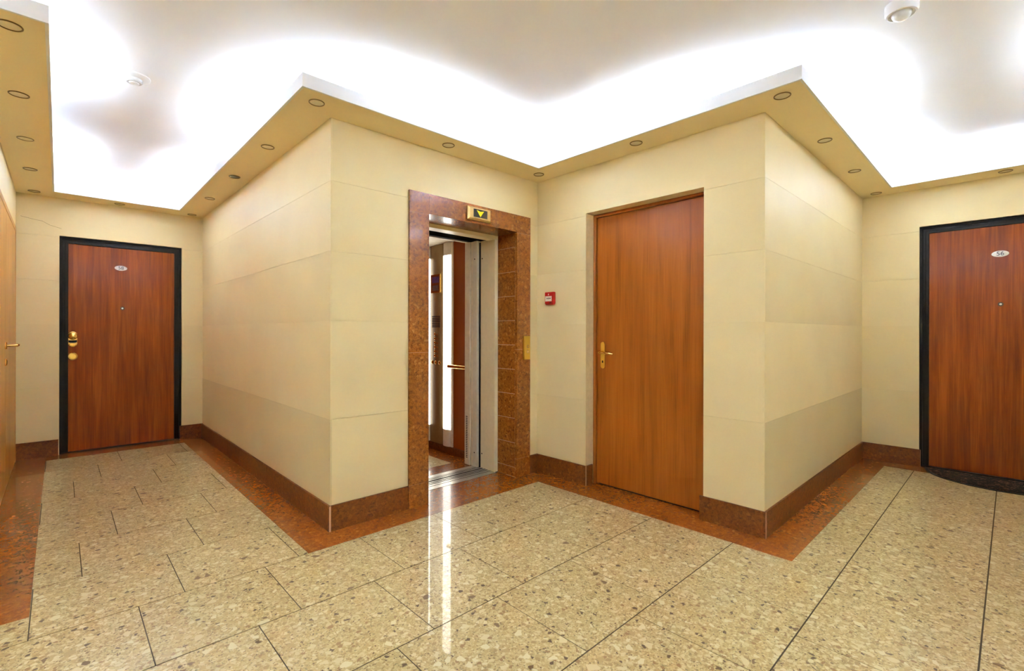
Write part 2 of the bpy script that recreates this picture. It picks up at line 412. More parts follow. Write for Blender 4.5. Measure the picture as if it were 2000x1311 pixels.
# name, axis ('u': plane u=const), plane, room direction sign, a0, a1, core extension (e0,e1), panel openings, core openings, panel tints bottom->top, label
tn = lambda *k: [(x, x * y, x * z) for x, y, z in k]
def tint(ks): return [(k, k * (0.995 if k < 1 else 1.0), k * (0.975 if k < 1 else 1.0)) for k in ks]
WALLS = [
 ('wall_left_passage', 'u', U1, -1, V1, V0, (0.012, 0.14), [], [], tint([0.88, 1.01, 0.97, 0.98, 1.02]), 'cream panelled side wall of the passage leading to the door numbered 58'),
 ('wall_elevator', 'v', V1, -1, U1, U2, (0.16, 0.14), [(1.683, 2.825, 0, 2.110)], [(EL0 - 0.02, EL1 + 0.02, -1, 1.992)], tint([1.0, 1.0, 0.98, 0.98, 0.985]), 'cream panelled wall around the open elevator'),
 ('wall_service', 'u', U2, -1, V3, V1, (0.012, -0.002), [(DS0, DS1, 0, 2.076)], [(DS0, DS1, -1, 2.076)], tint([0.97, 1.0, 1.0, 0.99, 0.985]), 'cream panelled wall with the plain brown service door'),
 ('wall_right_passage', 'v', V3, -1, U2, U4, (0.16, 0.14), [], [], tint([0.86, 1.03, 0.93, 0.96, 1.02]), 'cream banded side wall of the passage leading to the door numbered 56'),
 ('wall_right_end', 'u', U4, -1, VR, V3, (0.14, -0.002), [(-0.42, 0.569, 0, 2.098)], [(-0.42, 0.569, -1, 2.098)], tint([0.95, 0.97, 1.0, 1.0, 1.0]), 'cream end wall around the door numbered 56'),
 ('wall_left_end', 'v', V0, -1, UL, U1, (0.14, -0.002), [(0.011, 0.972, 0, 2.072)], [(0.011, 0.972, -1, 2.072)], tint([0.98, 0.98, 1.0, 1.0, 1.0]), 'cream end wall around the door numbered 58'),
 ('wall_left', 'u', UL, 1, VL, V0, (0.012, -0.002), [(3.25, 6.16, 0, 2.10)], [(3.25, 6.16, -1, 2.10)], tint([1, 1, 1, 1, 1.0]), 'cream wall with the tall glossy wood doors'),
 ('wall_lobby_left', 'v', VL, -1, UW, UL, (0.14, 0.16), [], [], tint([0.95, 1, 1, 1, 1.0]), 'cream lobby wall beside the tall glossy wood doors'),
 ('wall_lobby_far_left', 'u', UW, 1, VB, VL, (0.14, -0.002), [], [], tint([0.95, 1, 1, 1, 1.0]), 'cream lobby wall facing the service door wall'),
 ('wall_back', 'v', VB, 1, UW, UR, (-0.002, 0.14), [], [], tint([0.95, 1, 1, 1, 1.0]), 'cream lobby wall facing the elevator'),
 ('wall_back_return', 'u', UR, -1, VB, VR, (-0.002, 0.012), [], [], tint([0.95, 1, 1, 1, 1.0]), 'short cream wall where the right passage opens'),
 ('wall_right_passage_near', 'v', VR, 1, UR, U4, (0.16, -0.002), [], [], tint([0.95, 1, 1, 1, 1.0]), 'cream passage wall opposite the banded side wall'),
]
WALLOBJ = {}
for name, ax, pl, sg, a0, a1, (e0, e1), pop, cop, tints, label in WALLS:
    fn = (lambda a, b, d, pl=pl, sg=sg: (pl - sg * d, a, b)) if ax == 'u' else (lambda a, b, d, pl=pl, sg=sg: (a, pl - sg * d, b))
    hole = lambda ops: (lambda a, b: not any(x0 < a < x1 and y0 < b < y1 for x0, x1, y0, y1 in ops))
    c0, c1 = a0 - e0 if e0 > 0.1 else a0 + abs(e0), a1 + e1 if e1 > 0 else a1 + e1
    if name in ('wall_elevator', 'wall_right_passage', 'wall_right_passage_near'): c0 = a0 + e0
    if name == 'wall_lobby_left': c1 = a1 - e1
    core = MB().cells([c0, c1] + [x for o in cop for x in o[:2]], [-0.06, ZC] + [x for o in cop for x in o[2:] if x > -0.06], hole(cop), fn, CORE, 0.13).build(name, 'plaster', dissolve=True)
    tag(core, label, 'wall', kind='structure'); WALLOBJ[name] = core
    # convex ends: the panel of a u-wall runs to the corner, that of a v-wall starts behind it
    p0, p1 = a0, a1
    if name in ('wall_elevator', 'wall_right_passage', 'wall_right_passage_near'): p0 += CORE
    if name == 'wall_lobby_left': p1 -= CORE
    for i in range(5):
        z0, z1 = JZ[i] + 0.0006, JZ[i + 1] - 0.0006
        mb = MB().cells([p0, p1] + [x for o in pop for x in o[:2] if p0 < x < p1], [z0, z1] + [x for o in pop for x in o[2:] if z0 < x < z1], hole(pop), fn, 0.0, CORE)
        pn = mb.build('wall_panel', 'wall', core, dissolve=True); pn.color = (*tints[i], 1)
    # white upstand inside the cove
    mb = MB().cells([p0, p1], [ZS + 0.014, ZC], lambda a, b: True, fn, 0.0, CORE); mb.build('cove_upstand', 'white', core)
TB = 0.012
def skirting(name, ax, pl, sg, runs, label):
    root = None
    fnn = (lambda a, d: (pl + sg * d, a)) if ax == 'u' else (lambda a, d: (a, pl + sg * d))
    back = MB()
    for a0, a1 in runs:
        x0, y0 = fnn(a0, 0.0); x1, y1 = fnn(a1, TB - 0.0015); back.box(x0, x1, y0, y1, 0.0, ZB - 0.001)
    root = back.build(name, 'pinkgrout'); tag(root, label, 'baseboard', kind='structure')
    for a0, a1 in runs:
        L = a1 - a0; k = max(1, round(L / 0.40)); st = L / k
        if k > 1 and L < 1.2: st = 0.40; k = int(math.ceil(L / st))
        for i in range(k):
            b0, b1 = a0 + i * st, min(a1, a0 + (i + 1) * st)
            x0, y0 = fnn(b0 + 0.0007, 0.001); x1, y1 = fnn(b1 - 0.0007, TB)
            box('skirting_tile', 'skirting', root, x0, x1, y0, y1, 0.0, ZB)
    return root
skirting('baseboard_left_passage', 'u', U1, -1, [(V1 - TB, V0)], 'red-brown marble skirting along the passage to the door numbered 58')
skirting('baseboard_elevator', 'v', V1, -1, [(U1, 1.683), (2.825, U2)], 'red-brown marble skirting beside the elevator surround')
b = skirting('baseboard_service', 'u', U2, -1, [(V3 - TB, DS0 + 0.02), (DS1 - 0.008, V1 - TB)], 'red-brown marble skirting either side of the plain service door')
box('skirting_tile', 'skirting', b, U2 + 0.0005, U2 + 0.075, DS1 - TB, DS1, 0.0, ZB)
skirting('baseboard_right_passage', 'v', V3, -1, [(U2, U4 - TB)], 'red-brown marble skirting along the passage to the door numbered 56')
skirting('baseboard_right_end', 'u', U4, -1, [(VR, -0.43), (0.557, V3)], 'red-brown marble skirting beside the door numbered 56')
skirting('baseboard_left_end', 'v', V0, -1, [(UL, 0.006), (0.955, U1 - TB)], 'red-brown marble skirting beside the door numbered 58')
skirting('baseboard_left', 'u', UL, 1, [(VL, 3.24)], 'red-brown marble skirting before the tall glossy wood doors')
skirting('baseboard_lobby_left', 'v', VL, -1, [(UW, UL)], 'red-brown marble skirting on the lobby wall beside the tall wood doors')
skirting('baseboard_lobby_far_left', 'u', UW, 1, [(VB, VL - TB)], 'red-brown marble skirting on the wall facing the service door')
skirting('baseboard_back', 'v', VB, 1, [(UW + TB, UR)], 'red-brown marble skirting on the wall facing the elevator')
skirting('baseboard_back_return', 'u', UR, -1, [(VB + TB, VR)], 'red-brown marble skirting on the short return wall')
skirting('baseboard_right_passage_near', 'v', VR, 1, [(UR, U4 - TB)], 'red-brown marble skirting opposite the banded passage wall')

# ------------------------------------------------------------------ cove tubes (lamps lying in the trough; rear lobby ones are added)
def tube(x0, y0, x1, y1, label):
    zt = ZS + 0.040
    d = Vector((x1 - x0, y1 - y0, 0)).normalized(); a = Vector((x0, y0, zt)); b_ = Vector((x1, y1, zt))
    t = thing('fluorescent_tube', (x0, y0, ZS + 0.014), label, 'lamp', 'cove tubes hidden above the soffit')
    MB().tube([a, b_], 0.013, 8).build('glass_tube', 'tube', t, smooth=True)
    MB().tube([a - d * 0.02, a], 0.0135, 8).build('end_cap', 'grey_steel', t)
    MB().tube([b_, b_ + d * 0.02], 0.0135, 8).build('end_cap', 'grey_steel', t)
    for p in (a + d * 0.1, b_ - d * 0.1): MB().box(p.x - 0.008, p.x + 0.008, p.y - 0.008, p.y + 0.008, ZS + 0.014, zt - 0.012).build('clip', 'grey_steel', t)
q = 0.15
LT = 'fluorescent tube hidden in the cove above the '
tube(U1 - q, 3.0, U1 - q, 3.9, LT + 'passage to door 58, end near the elevator')
tube(U1 - q, 4.8, U1 - q, 5.65, LT + 'passage to door 58, end near that door')
tube(0.15, V0 - q, 0.75, V0 - q, LT + 'door with two brass locks')
tube(UL + q, 3.25, UL + q, 3.70, LT + 'tall wood doors, lobby end')
tube(UL + q, 4.95, UL + q, 5.45, LT + 'tall wood doors, far end')
tube(1.32, V1 - q, 2.42, V1 - q, LT + 'elevator')
tube(U2 - q, 1.28, U2 - q, 2.38, LT + 'service door')
tube(3.05, V3 - q, 3.75, V3 - q, LT + 'passage to door 56, lobby end')
tube(4.30, V3 - q, 5.00, V3 - q, LT + 'passage to door 56, far end')
tube(U4 - q, -0.30, U4 - q, 0.50, LT + 'door behind the doormat')
tube(3.20, VR + q, 3.90, VR + q, LT + 'near side of the right passage')
tube(-1.75, VL - q, -0.55, VL - q, LT + 'lobby wall beside the wood doors, added fill light')  # from here on: unseen tubes added behind the view to brighten the lobby
for i, y in enumerate((-1.85, -0.45, 0.95)):
    tube(UW + q, y, UW + q, y + 1.3, LT + ['lobby wall facing the service door, rear end, added fill light', 'lobby wall facing the service door, middle, added fill light', 'lobby wall facing the service door'][i])
for i, x in enumerate((-1.85, -0.45, 0.95)):
    tube(x, VB + q, x + 1.3, VB + q, LT + ['lobby wall facing the elevator, rear end, added fill light', 'lobby wall facing the elevator, middle, added fill light', 'lobby wall facing the elevator, return end, added fill light'][i])
tube(UR - q, -1.9, UR - q, -0.8, LT + 'short return wall of the right passage, added fill light')

# ------------------------------------------------------------------ downlights
def downlight(x, y, label, dark=False):
    t = thing('recessed_downlight', (x, y, ZS), label, 'downlight', 'round downlights set in the soffit')
    ring = MB(); k = 28; v = []
    prof = [(0.0415, 0.0), (0.0415, -0.003), (0.040, -0.0042), (0.0365, -0.004), (0.0355, -0.001)]
    for r, h in prof:
        for i in range(k):
            a = 2 * math.pi * i / k; v.append((x + r * math.cos(a), y + r * math.sin(a), ZS + h))
    f = [(j * k + i, j * k + (i + 1) % k, (j + 1) * k + (i + 1) % k, (j + 1) * k + i) for j in range(len(prof) - 1) for i in range(k)]
    ring.add(v, f).build('trim_ring', 'ring', t, smooth=True)
    MB().lathe((x, y, ZS), (0, 0, -1), [(0.0356, 0.0), (0.0356, 0.0012), (0.030, 0.0024), (0.015, 0.0032)], 24).build('lens', 'darklens' if dark else 'lens', t, smooth=True)
downlight(1.031, 2.634, 'round unlit downlight at the projecting soffit corner beside the elevator wall')
downlight(1.036, 3.496, 'round unlit downlight between the projecting soffit corner and the dark empty socket')
downlight(1.039, 4.352, 'round downlight with dark empty socket in the passage soffit', True)
downlight(1.039, 5.227, 'round unlit downlight between the dark empty socket and the brass-locked door')
downlight(1.043, 6.085, 'round unlit downlight in the soffit corner where passage wall meets the brass-locked door wall')
downlight(0.442, 6.075, 'round unlit downlight straight above the brass-locked door')
downlight(1.904, 2.619, 'round unlit downlight in the soffit above the elevator')
downlight(2.774, 2.605, 'round unlit downlight in the inner soffit corner between elevator and service door')
downlight(2.780, 1.727, 'round unlit downlight in the soffit above the service door')
downlight(2.785, 0.848, 'round unlit downlight at the projecting soffit corner past the service door')
downlight(3.628, 0.851, 'round unlit downlight on the banded wall soffit, next to the projecting corner one')
downlight(4.479, 0.852, 'round unlit downlight mid-way along the banded wall soffit, second from the doormat door')
downlight(5.333, 0.853, 'round unlit downlight in the soffit corner where the banded wall ends')
downlight(5.323, 0.045, 'round unlit downlight straight above the door with the doormat')
for p, k in [((-0.139, 2.844), 'first from the lobby end'), ((-0.146, 3.639), 'second from the lobby end'), ((-0.151, 4.444), 'above the brass lever'), ((-0.154, 5.248), 'fourth from the lobby end')]:
    downlight(*p, 'round unlit downlight above the tall wood doors, ' + k)
downlight(-0.154, 6.053, 'round unlit downlight in the soffit corner where the tall wood doors end')

# ------------------------------------------------------------------ doors 58 and 56
def flat_door(name, fn, a0, a1, ztop, l0, l1, num, numa, label, locks):
    """fn(a, z, d): d>0 goes into the wall"""
    base = fn((a0 + a1) / 2, 0, 0)
    root = thing(name, base, label, 'door', kind='structure')
    P = lambda pn, mat, aa, ab, z0, z1, d0, d1, par=root, **kw: MB().prism([(aa, z0), (ab, z0), (ab, z1), (aa, z1)], fn, d0, d1).build(pn, mat, par, **kw)
    # dark steel frame in three steps set in the plaster reveal
    r = 0.028
    for k, (w0, w1, d) in enumerate([(0.0, 0.020, r), (0.020, 0.040, r + 0.012), (0.040, 0.062, r + 0.004)]):
        pn = ['frame_casing', 'frame_rebate', 'frame_stop'][k]
        sgn = 1 if a1 > a0 else -1
        mb = MB()
        lo, hi = min(a0, a1), max(a0, a1)
        ab = [lo + w0, lo + w1, hi - w1, hi - w0]; zz = [0.0, ztop - w1, ztop - w0]
        mb.cells(ab, zz, lambda a, z: a < lo + w1 or a > hi - w1 or z > ztop - w1, fn, d, d + 0.05)
        mb.build(pn, 'black', root, bevel=0.002)
    leaf = P('leaf', 'wood_flat', l0, l1, 0.012, ztop - 0.060, r + 0.016, r + 0.055)
    P('threshold', 'black', min(a0, a1) + 0.02, max(a0, a1) - 0.02, 0.0, 0.010, r - 0.004, r + 0.06)
    dl = r + 0.016
    nrm = Vector(fn(0, 0, -1)) - Vector(fn(0, 0, 0))
    pl = MB().lathe(fn(numa, 1.809, dl), nrm, [(0.05, 0.0), (0.05, 0.003), (0.046, 0.005), (0.02, 0.006)], 32, 1.0, 0.50).build('number_plate', 'enamel', leaf, smooth=True)
    s0 = -1 if fn(1, 0, 0)[1] != fn(0, 0, 0)[1] else 1
    text_mesh(num, 0.046, lambda x, y, z: fn(numa + s0 * x, 1.809 + y, dl - 0.0066 - z), 'number', 'ink', pl)
    ph = MB().lathe(fn(numa + (0.012 if s0 > 0 else -0.003), 1.402, dl), nrm, [(0.017, 0), (0.017, 0.003), (0.013, 0.006), (0.009, 0.006)], 20).build('peephole', 'darklens', leaf, smooth=True)
    MB().lathe(fn(numa + (0.012 if s0 > 0 else -0.003), 1.402, dl - 0.004), nrm, [(0.008, 0), (0.008, 0.002), (0.004, 0.005)], 16).build('peephole_lens', 'opal', ph, smooth=True)
    if locks:
        la = locks
        # pill-shaped escutcheon with a domed knob on top, dark key slot and lower lip
        pill = [(la + 0.034 * math.cos(t), 1.092 + 0.041 + 0.034 * math.sin(t)) for t in [math.pi * i / 10 for i in range(11)]] + [(la + 0.034 * math.cos(t), 1.092 - 0.041 + 0.034 * math.sin(t)) for t in [math.pi + math.pi * i / 10 for i in range(11)]]
        es = MB().prism(pill, fn, dl, dl - 0.012).build('lock_escutcheon', 'brass', leaf, bevel=0.004, segs=2)
        MB().lathe(fn(la, 1.092 + 0.030, dl - 0.012), nrm, [(0.034, 0), (0.035, 0.012), (0.030, 0.024), (0.018, 0.031), (0.005, 0.033)], 24).build('knob', 'brass', es, smooth=True)
        MB().prism([(la - 0.030, 1.064), (la - 0.02, 1.057), (la + 0.02, 1.057), (la + 0.030, 1.064), (la + 0.030, 1.082), (la - 0.030, 1.082)], fn, dl - 0.0125, dl - 0.016).build('key_slot', 'void', es)
        MB().lathe(fn(la, 1.040, dl - 0.012), nrm, [(0.028, 0), (0.028, 0.006), (0.022, 0.010)], 24, 1.0, 0.55).build('lower_lip', 'brass', es, smooth=True)
        rs = MB().lathe(fn(la, 0.926, dl), nrm, [(0.037, 0), (0.037, 0.010), (0.031, 0.016), (0.026, 0.016), (0.024, 0.010)], 28).build('lock_rose', 'brass', leaf, smooth=True)
        MB().lathe(fn(la, 0.926, dl - 0.009), nrm, [(0.0235, 0), (0.0235, 0.004), (0.010, 0.005)], 24).build('lock_cover', 'brass_box', rs, smooth=True)
    return root
flat_door('door_1', lambda a, z, d: (a, V0 + d, z), 0.011, 0.972, 2.072, 0.046, 0.938, '58', 0.464, 'flat door numbered 58 in red-brown wood with dark frame and brass locks', 0.105)
flat_door('door_2', lambda a, z, d: (U4 + d, a, z), 0.569, -0.42, 2.098, 0.520, -0.372, '56', 0.075, 'flat door numbered 56 in red-brown wood with dark frame behind a doormat', -0.31)

# ------------------------------------------------------------------ service door
fn = lambda a, z, d: (U2 + d, a, z)
root = thing('door_3', (U2, (DS0 + DS1) / 2, 0), 'plain orange-brown wood service door with brass lever handle', 'door', kind='structure')
zt = 2.076
MB().cells([DS0, DS0 + 0.024, DS1 - 0.024, DS1], [0, zt - 0.024, zt], lambda a, z: a < DS0 + 0.024 or a > DS1 - 0.024 or z > zt - 0.024, fn, 0.088, 0.16).build('frame_casing', 'wood_frame', root, bevel=0.008, segs=3)
MB().cells([DS0 + 0.024, DS0 + 0.045, DS1 - 0.045, DS1 - 0.024], [0, zt - 0.045, zt - 0.024], lambda a, z: a < DS0 + 0.045 or a > DS1 - 0.045 or z > zt - 0.045, fn, 0.112, 0.16).build('frame_stop', 'wood_frame', root)
leaf = MB().prism([(DS0 + 0.030, 0.010), (DS1 - 0.030, 0.010), (DS1 - 0.030, zt - 0.030), (DS0 + 0.030, zt - 0.030)], fn, 0.106, 0.15).build('leaf', 'wood_service', root)
MB().prism([(DS0 + 0.024, 0.0), (DS1 - 0.024, 0.0), (DS1 - 0.024, 0.010), (DS0 + 0.024, 0.010)], fn, 0.112, 0.15).build('door_gap_dark', 'void', root)  # black strip fills the gap under the leaf in place of its shade
dl = 0.106
ha, hz = 2.166, 0.994      # plate centre
pill = [(ha + 0.019 * math.cos(t), hz + 0.083 + 0.019 * math.sin(t)) for t in [math.pi * i / 10 for i in range(11)]] + [(ha + 0.019 * math.cos(t), hz - 0.083 + 0.019 * math.sin(t)) for t in [math.pi + math.pi * i / 10 for i in range(11)]]
plt = MB().prism(pill, fn, dl, dl - 0.006).build('handle_plate', 'brass_box', leaf, bevel=0.002, segs=2)
MB().tube([fn(ha, hz + 0.020, dl - 0.006), fn(ha, hz + 0.020, dl - 0.028)], [0.013, 0.011], 16).build('handle_neck', 'brass', plt, smooth=True)
MB().tube([fn(ha + 0.012, hz + 0.020, dl - 0.038), fn(ha - 0.004, hz + 0.020, dl - 0.040), fn(ha - 0.05, hz + 0.018, dl - 0.042), fn(ha - 0.09, hz + 0.014, dl - 0.040), fn(ha - 0.112, hz + 0.013, dl - 0.034)], [0.010, 0.0115, 0.0095, 0.009, 0.007], 14).build('lever', 'brass', plt, smooth=True)
MB().tube([fn(ha, hz + 0.020, dl - 0.024), fn(ha, hz + 0.020, dl - 0.040)], 0.011, 14).build('lever_hub', 'brass', plt, smooth=True)
MB().lathe(fn(ha, hz - 0.050, dl - 0.006), (-1, 0, 0), [(0.006, 0), (0.006, 0.0008)], 14, 1.0, 1.7).build('keyhole', 'void', plt)

# ------------------------------------------------------------------ tall glossy wood doors on the left wall
fl = lambda a, z, d: (UL + d, a, z)     # d>0 into the room
root = thing('door_4', (UL, 4.7, 0), 'tall glossy honey wood doors with brass lever, seen edge-on', 'door', kind='structure')
MB().cells([3.25, 3.30, 6.12, 6.16], [0, 2.06, 2.10], lambda a, z: a < 3.30 or a > 6.12 or z > 2.06, fl, -0.05, 0.004).build('frame', 'wood_left', root)
leaves = []
for a0, a1 in ((3.302, 4.098), (4.102, 5.068), (5.072, 6.118)):
    leaves.append(MB().prism([(a0, 0.006), (a1, 0.006), (a1, 2.057), (a0, 2.057)], fl, 0.002, -0.04).build('leaf', 'wood_left', root))
L = leaves[1]
ha = 5.035
MB().lathe(fl(ha, 1.063, 0.002), (1, 0, 0), [(0.026, 0), (0.026, 0.006), (0.022, 0.009), (0.012, 0.010)], 24).build('handle_rose', 'brass', L, smooth=True)
MB().tube([fl(ha, 1.063, 0.010), fl(ha, 1.063, 0.050), fl(ha + 0.006, 1.064, 0.060), fl(ha + 0.02, 1.065, 0.064), fl(ha + 0.11, 1.066, 0.064), fl(ha + 0.125, 1.068, 0.058)], [0.0095, 0.009, 0.010, 0.010, 0.009, 0.008], 14).build('lever', 'brass', L, smooth=True)
MB().lathe(fl(ha, 0.942, 0.002), (1, 0, 0), [(0.026, 0), (0.026, 0.006), (0.022, 0.009), (0.012, 0.012)], 24).build('lock_rose', 'brass', L, smooth=True)

# ------------------------------------------------------------------ elevator surround
sr_ = thing('elevator_surround', ((EL0 + EL1) / 2, V1, 0), 'red-brown marble slab surround framing the open elevator', 'surround')
PR = 0.014
front = lambda a, z, d: (a, V1 - PR + d, z)
def slab(x0, x1, z0, z1): return MB().prism([(x0 + .0006, z0 + .0006), (x1 - .0006, z0 + .0006), (x1 - .0006, z1 - .0006), (x0 + .0006, z1 - .0006)], front, 0.0, PR + 0.010).build('marble_slab', 'surround', sr_)
for x0, x1 in ((1.683, EL0), (EL1, 2.825)):
    for z0, z1 in ((0, ZB), (ZB, 1.03), (1.03, 1.966), (1.966, 2.110)): slab(x0, x1, z0, z1)
slab(EL0, EL1, 1.972, 2.110)
MB().cells([1.685, EL0 - 0.001, EL1 + 0.001, 2.823], [0.0, 1.974, 2.108], lambda a, z: a < EL0 or a > EL1 or z > 1.974, front, 0.0012, PR + 0.008).build('joint_backing', 'pinkgrout', sr_)
DB = 2.975
zj = [0.0, 0.0775 + 0.0] + [0.0775 + 0.1975 * k for k in range(1, 10)] + [1.972]
for x0, x1, xb in ((EL1, EL1 + 0.018, EL1 + 0.002), (EL0 - 0.018, EL0, EL0 - 0.002)):
    for z0, z1 in zip(zj[:-1], zj[1:]):
        box('reveal_tile', 'surround', sr_, x0, x1, V1 + 0.012, DB, z0 + 0.0014, z1 - 0.0014)
    xo = x1 if xb > EL1 else x0
    box('joint_backing', 'pinkgrout', sr_, xb, xb + (0.014 if xb > EL1 else -0.014), V1 + 0.011, DB - 0.001, 0.0, 1.970)
box('lintel_soffit', 'surround', sr_, EL0 - 0.018, EL1 + 0.018, V1 + 0.012, DB, 1.972, 1.990)

# ------------------------------------------------------------------ landing frame and sill
lf = thing('elevator_landing_frame', ((EL0 + EL1) / 2, DB, 0), 'cream steel landing door frame inside the marble surround', 'door frame')
FJ = 2.640
for sg, uo, ui in ((1, EL1 + 0.03, FJ), (-1, EL0 - 0.03, EL0 + 0.032)):
    box('jamb', 'cream_steel', lf, ui, uo, DB + 0.002, 3.075, 0.002, 1.943, bevel=0.002)
    box('jamb_return', 'cream_steel', lf, ui + sg * 0.004, uo, 3.077, 3.165, 0.002, 1.95)
    for z in (0.125, 1.80):
        MB().lathe((ui + sg * 0.004, 3.147, z), (-sg, 0, 0), [(0.006, 0), (0.006, 0.001)], 12).build('screw', 'void', lf)
box('header', 'cream_steel', lf, EL0 - 0.03, EL1 + 0.03, DB + 0.002, 3.075, 1.944, 2.03, bevel=0.002)
sill = thing('elevator_sill', ((EL0 + EL1) / 2, 3.1, 0), 'grooved aluminium elevator door sill at the threshold', 'sill')
def ribs(v0, v1, edges, base):
    box(base, 'void', sill, EL0 - 0.03, EL1 + 0.03, v0, v1, -0.03, 0.0002)  # black base raised under the ribs to stand for shade in the grooves
    for a, b_ in edges: box('rib', 'alu', sill, EL0 - 0.02, FJ + 0.004, a, b_, 0.0003, 0.0016)
ribs(2.967, 3.128, [(2.967, 3.026), (3.036, 3.066), (3.080, 3.094), (3.110, 3.126)], 'landing_groove_dark')
ribs(3.150, 3.262, [(3.150, 3.166), (3.180, 3.194), (3.206, 3.262)], 'car_groove_dark')
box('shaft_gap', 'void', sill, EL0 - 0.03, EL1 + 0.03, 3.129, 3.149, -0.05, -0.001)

# ------------------------------------------------------------------ elevator car
car = thing('elevator_car', (2.2, 3.9, 0), 'open elevator car with brown panels, handrail and white light columns', 'elevator')
UC, UCL, VE, ZCC = 2.724, 1.72, 4.75, 2.03
box('car_ceiling', 'car_cream', car, UCL, UC, 3.36, VE, ZCC, ZCC + 0.03)
box('rear_wall', 'laminate', car, UCL, UC, VE, VE + 0.03, 0.0, ZCC)
box('left_wall', 'laminate', car, UCL - 0.03, UCL, 3.34, VE, 0.0, ZCC)
box('right_wall_panel', 'laminate', car, UC, UC + 0.03, 3.365, 3.662, 0.07, ZCC)
box('right_wall_panel', 'laminate', car, UC, UC + 0.03, 4.21, VE, 0.07, ZCC)
box('right_wall_backing', 'void', car, UC + 0.031, UC + 0.05, 3.365, VE, 0.0, ZCC + 0.03)
box('car_skirting', 'skirting', car, UC - 0.008, UC + 0.03, 3.365, VE, 0.0, 0.069)
# control panel, slightly proud and bowed
cop = MB()
pts = [(3.835 + 0.205 * i / 8, 0.010 * math.sin(math.pi * i / 8)) for i in range(9)]
k = 9
vs = [(UC - 0.002 - h, v, z) for z in (0.073, ZCC - 0.004) for v, h in pts] + [(UC + 0.03, v, z) for z in (0.073, ZCC - 0.004) for v, h in pts]
fs = [(i, i + 1, k + i + 1, k + i) for i in range(8)] + [(2 * k + i, 2 * k + i + 1, 3 * k + i + 1, 3 * k + i) for i in range(8)] + [(i, i + 1, 2 * k + i + 1, 2 * k + i) for i in range(8)] + [(k + i, k + i + 1, 3 * k + i + 1, 3 * k + i) for i in range(8)] + [(0, k, 3 * k, 2 * k), (k - 1, 2 * k - 1, 4 * k - 1, 3 * k - 1)]
cop = cop.add(vs, fs).build('control_panel', 'bronze', car, smooth=True)
cx = UC - 0.012
for i in range(6):
    z = 1.148 - 0.0426 * i
    MB().lathe((cx + 0.002, 3.955, z), (-1, 0, 0), [(0.014, 0), (0.014, 0.004), (0.010, 0.007), (0.006, 0.007)], 18).build('floor_button', 'brass', cop, smooth=True)
    MB().lathe((cx + 0.002, 3.915, z - 0.004), (-1, 0, 0), [(0.008, 0), (0.008, 0.003), (0.004, 0.004)], 14).build('floor_lamp', 'brass', cop, smooth=True)
for v in (4.000, 3.940, 3.875):
    MB().lathe((cx + 0.004, v, 0.867), (-1, 0, 0), [(0.018, 0), (0.018, 0.005), (0.012, 0.010), (0.006, 0.011)], 20).build('service_button', 'brass', cop, smooth=True)
for i in range(7):
    box('speaker_slot', 'void', cop, cx - 0.0005, cx + 0.004, 3.872, 4.008, 1.215 + i * 0.017, 1.215 + i * 0.017 + 0.010)
MB().lathe((cx + 0.002, 3.94, 1.40), (-1, 0, 0), [(0.034, 0), (0.034, 0.0015), (0.030, 0.002)], 24).build('emblem_disc', 'bronze', cop)
fr = MB().cells([3.862, 3.870, 4.016, 4.024], [1.556, 1.564, 1.728, 1.736], lambda a, z: a < 3.870 or a > 4.016 or z < 1.564 or z > 1.728, lambda a, b, d: (cx - d, a, b), 0.006, -0.006).build('notice_frame', 'brass', cop)
box('notice_sheet', 'orange', fr, cx - 0.002, cx + 0.004, 3.870, 4.016, 1.564, 1.728)
box('notice_picture', 'purple', fr, cx - 0.0026, cx - 0.001, 3.884, 4.002, 1.655, 1.714)
for i in range(3): box('notice_line', 'bluegrey', fr, cx - 0.0026, cx - 0.001, 3.892, 3.996, 1.580 + i * 0.018, 1.592 + i * 0.018)
# light columns: quarter-round opal covers, lit over their middle length
def column(v0, v1, group_z=(0.235, 1.905)):
    m = (v0 + v1) / 2; hw = (v1 - v0) / 2
    poly = [(m + hw * math.cos(t), 0.032 * math.sin(t)) for t in [math.pi * i / 12 for i in range(13)]]
    f = lambda a, b, d: (UC + 0.004 - b, a, d)
    MB().prism(poly, f, group_z[0], group_z[1]).build('light_column', 'strip', car, smooth=True)
    MB().prism(poly, f, 0.073, group_z[0] - 0.0005).build('column_end', 'opal', car, smooth=True)
    MB().prism(poly, f, group_z[1] + 0.0005, ZCC - 0.002).build('column_end', 'opal', car, smooth=True)
column(3.696, 3.822); column(4.058, 4.184)
box('column_post', 'car_cream', car, UC - 0.010, UC + 0.03, 3.664, 3.690, 0.073, ZCC - 0.002)
box('column_post', 'car_cream', car, UC - 0.010, UC + 0.03, 4.186, 4.208, 0.073, ZCC - 0.002)
rail = MB().tube([(UC - 0.055, 3.40, 0.846), (UC - 0.055, 3.67, 0.846)], 0.017, 16).build('handrail', 'brass', car, smooth=True)
for v in (3.43, 3.645): MB().tube([(UC + 0.001, v, 0.846), (UC - 0.055, v, 0.846)], [0.013, 0.009], 14).build('rail_bracket', 'brass', rail, smooth=True)
MB().lathe((UC - 0.055, 3.40, 0.846), (0, -1, 0), [(0.017, 0), (0.019, 0.003), (0.017, 0.010), (0.006, 0.014)], 16).build('rail_end', 'brass', rail, smooth=True)
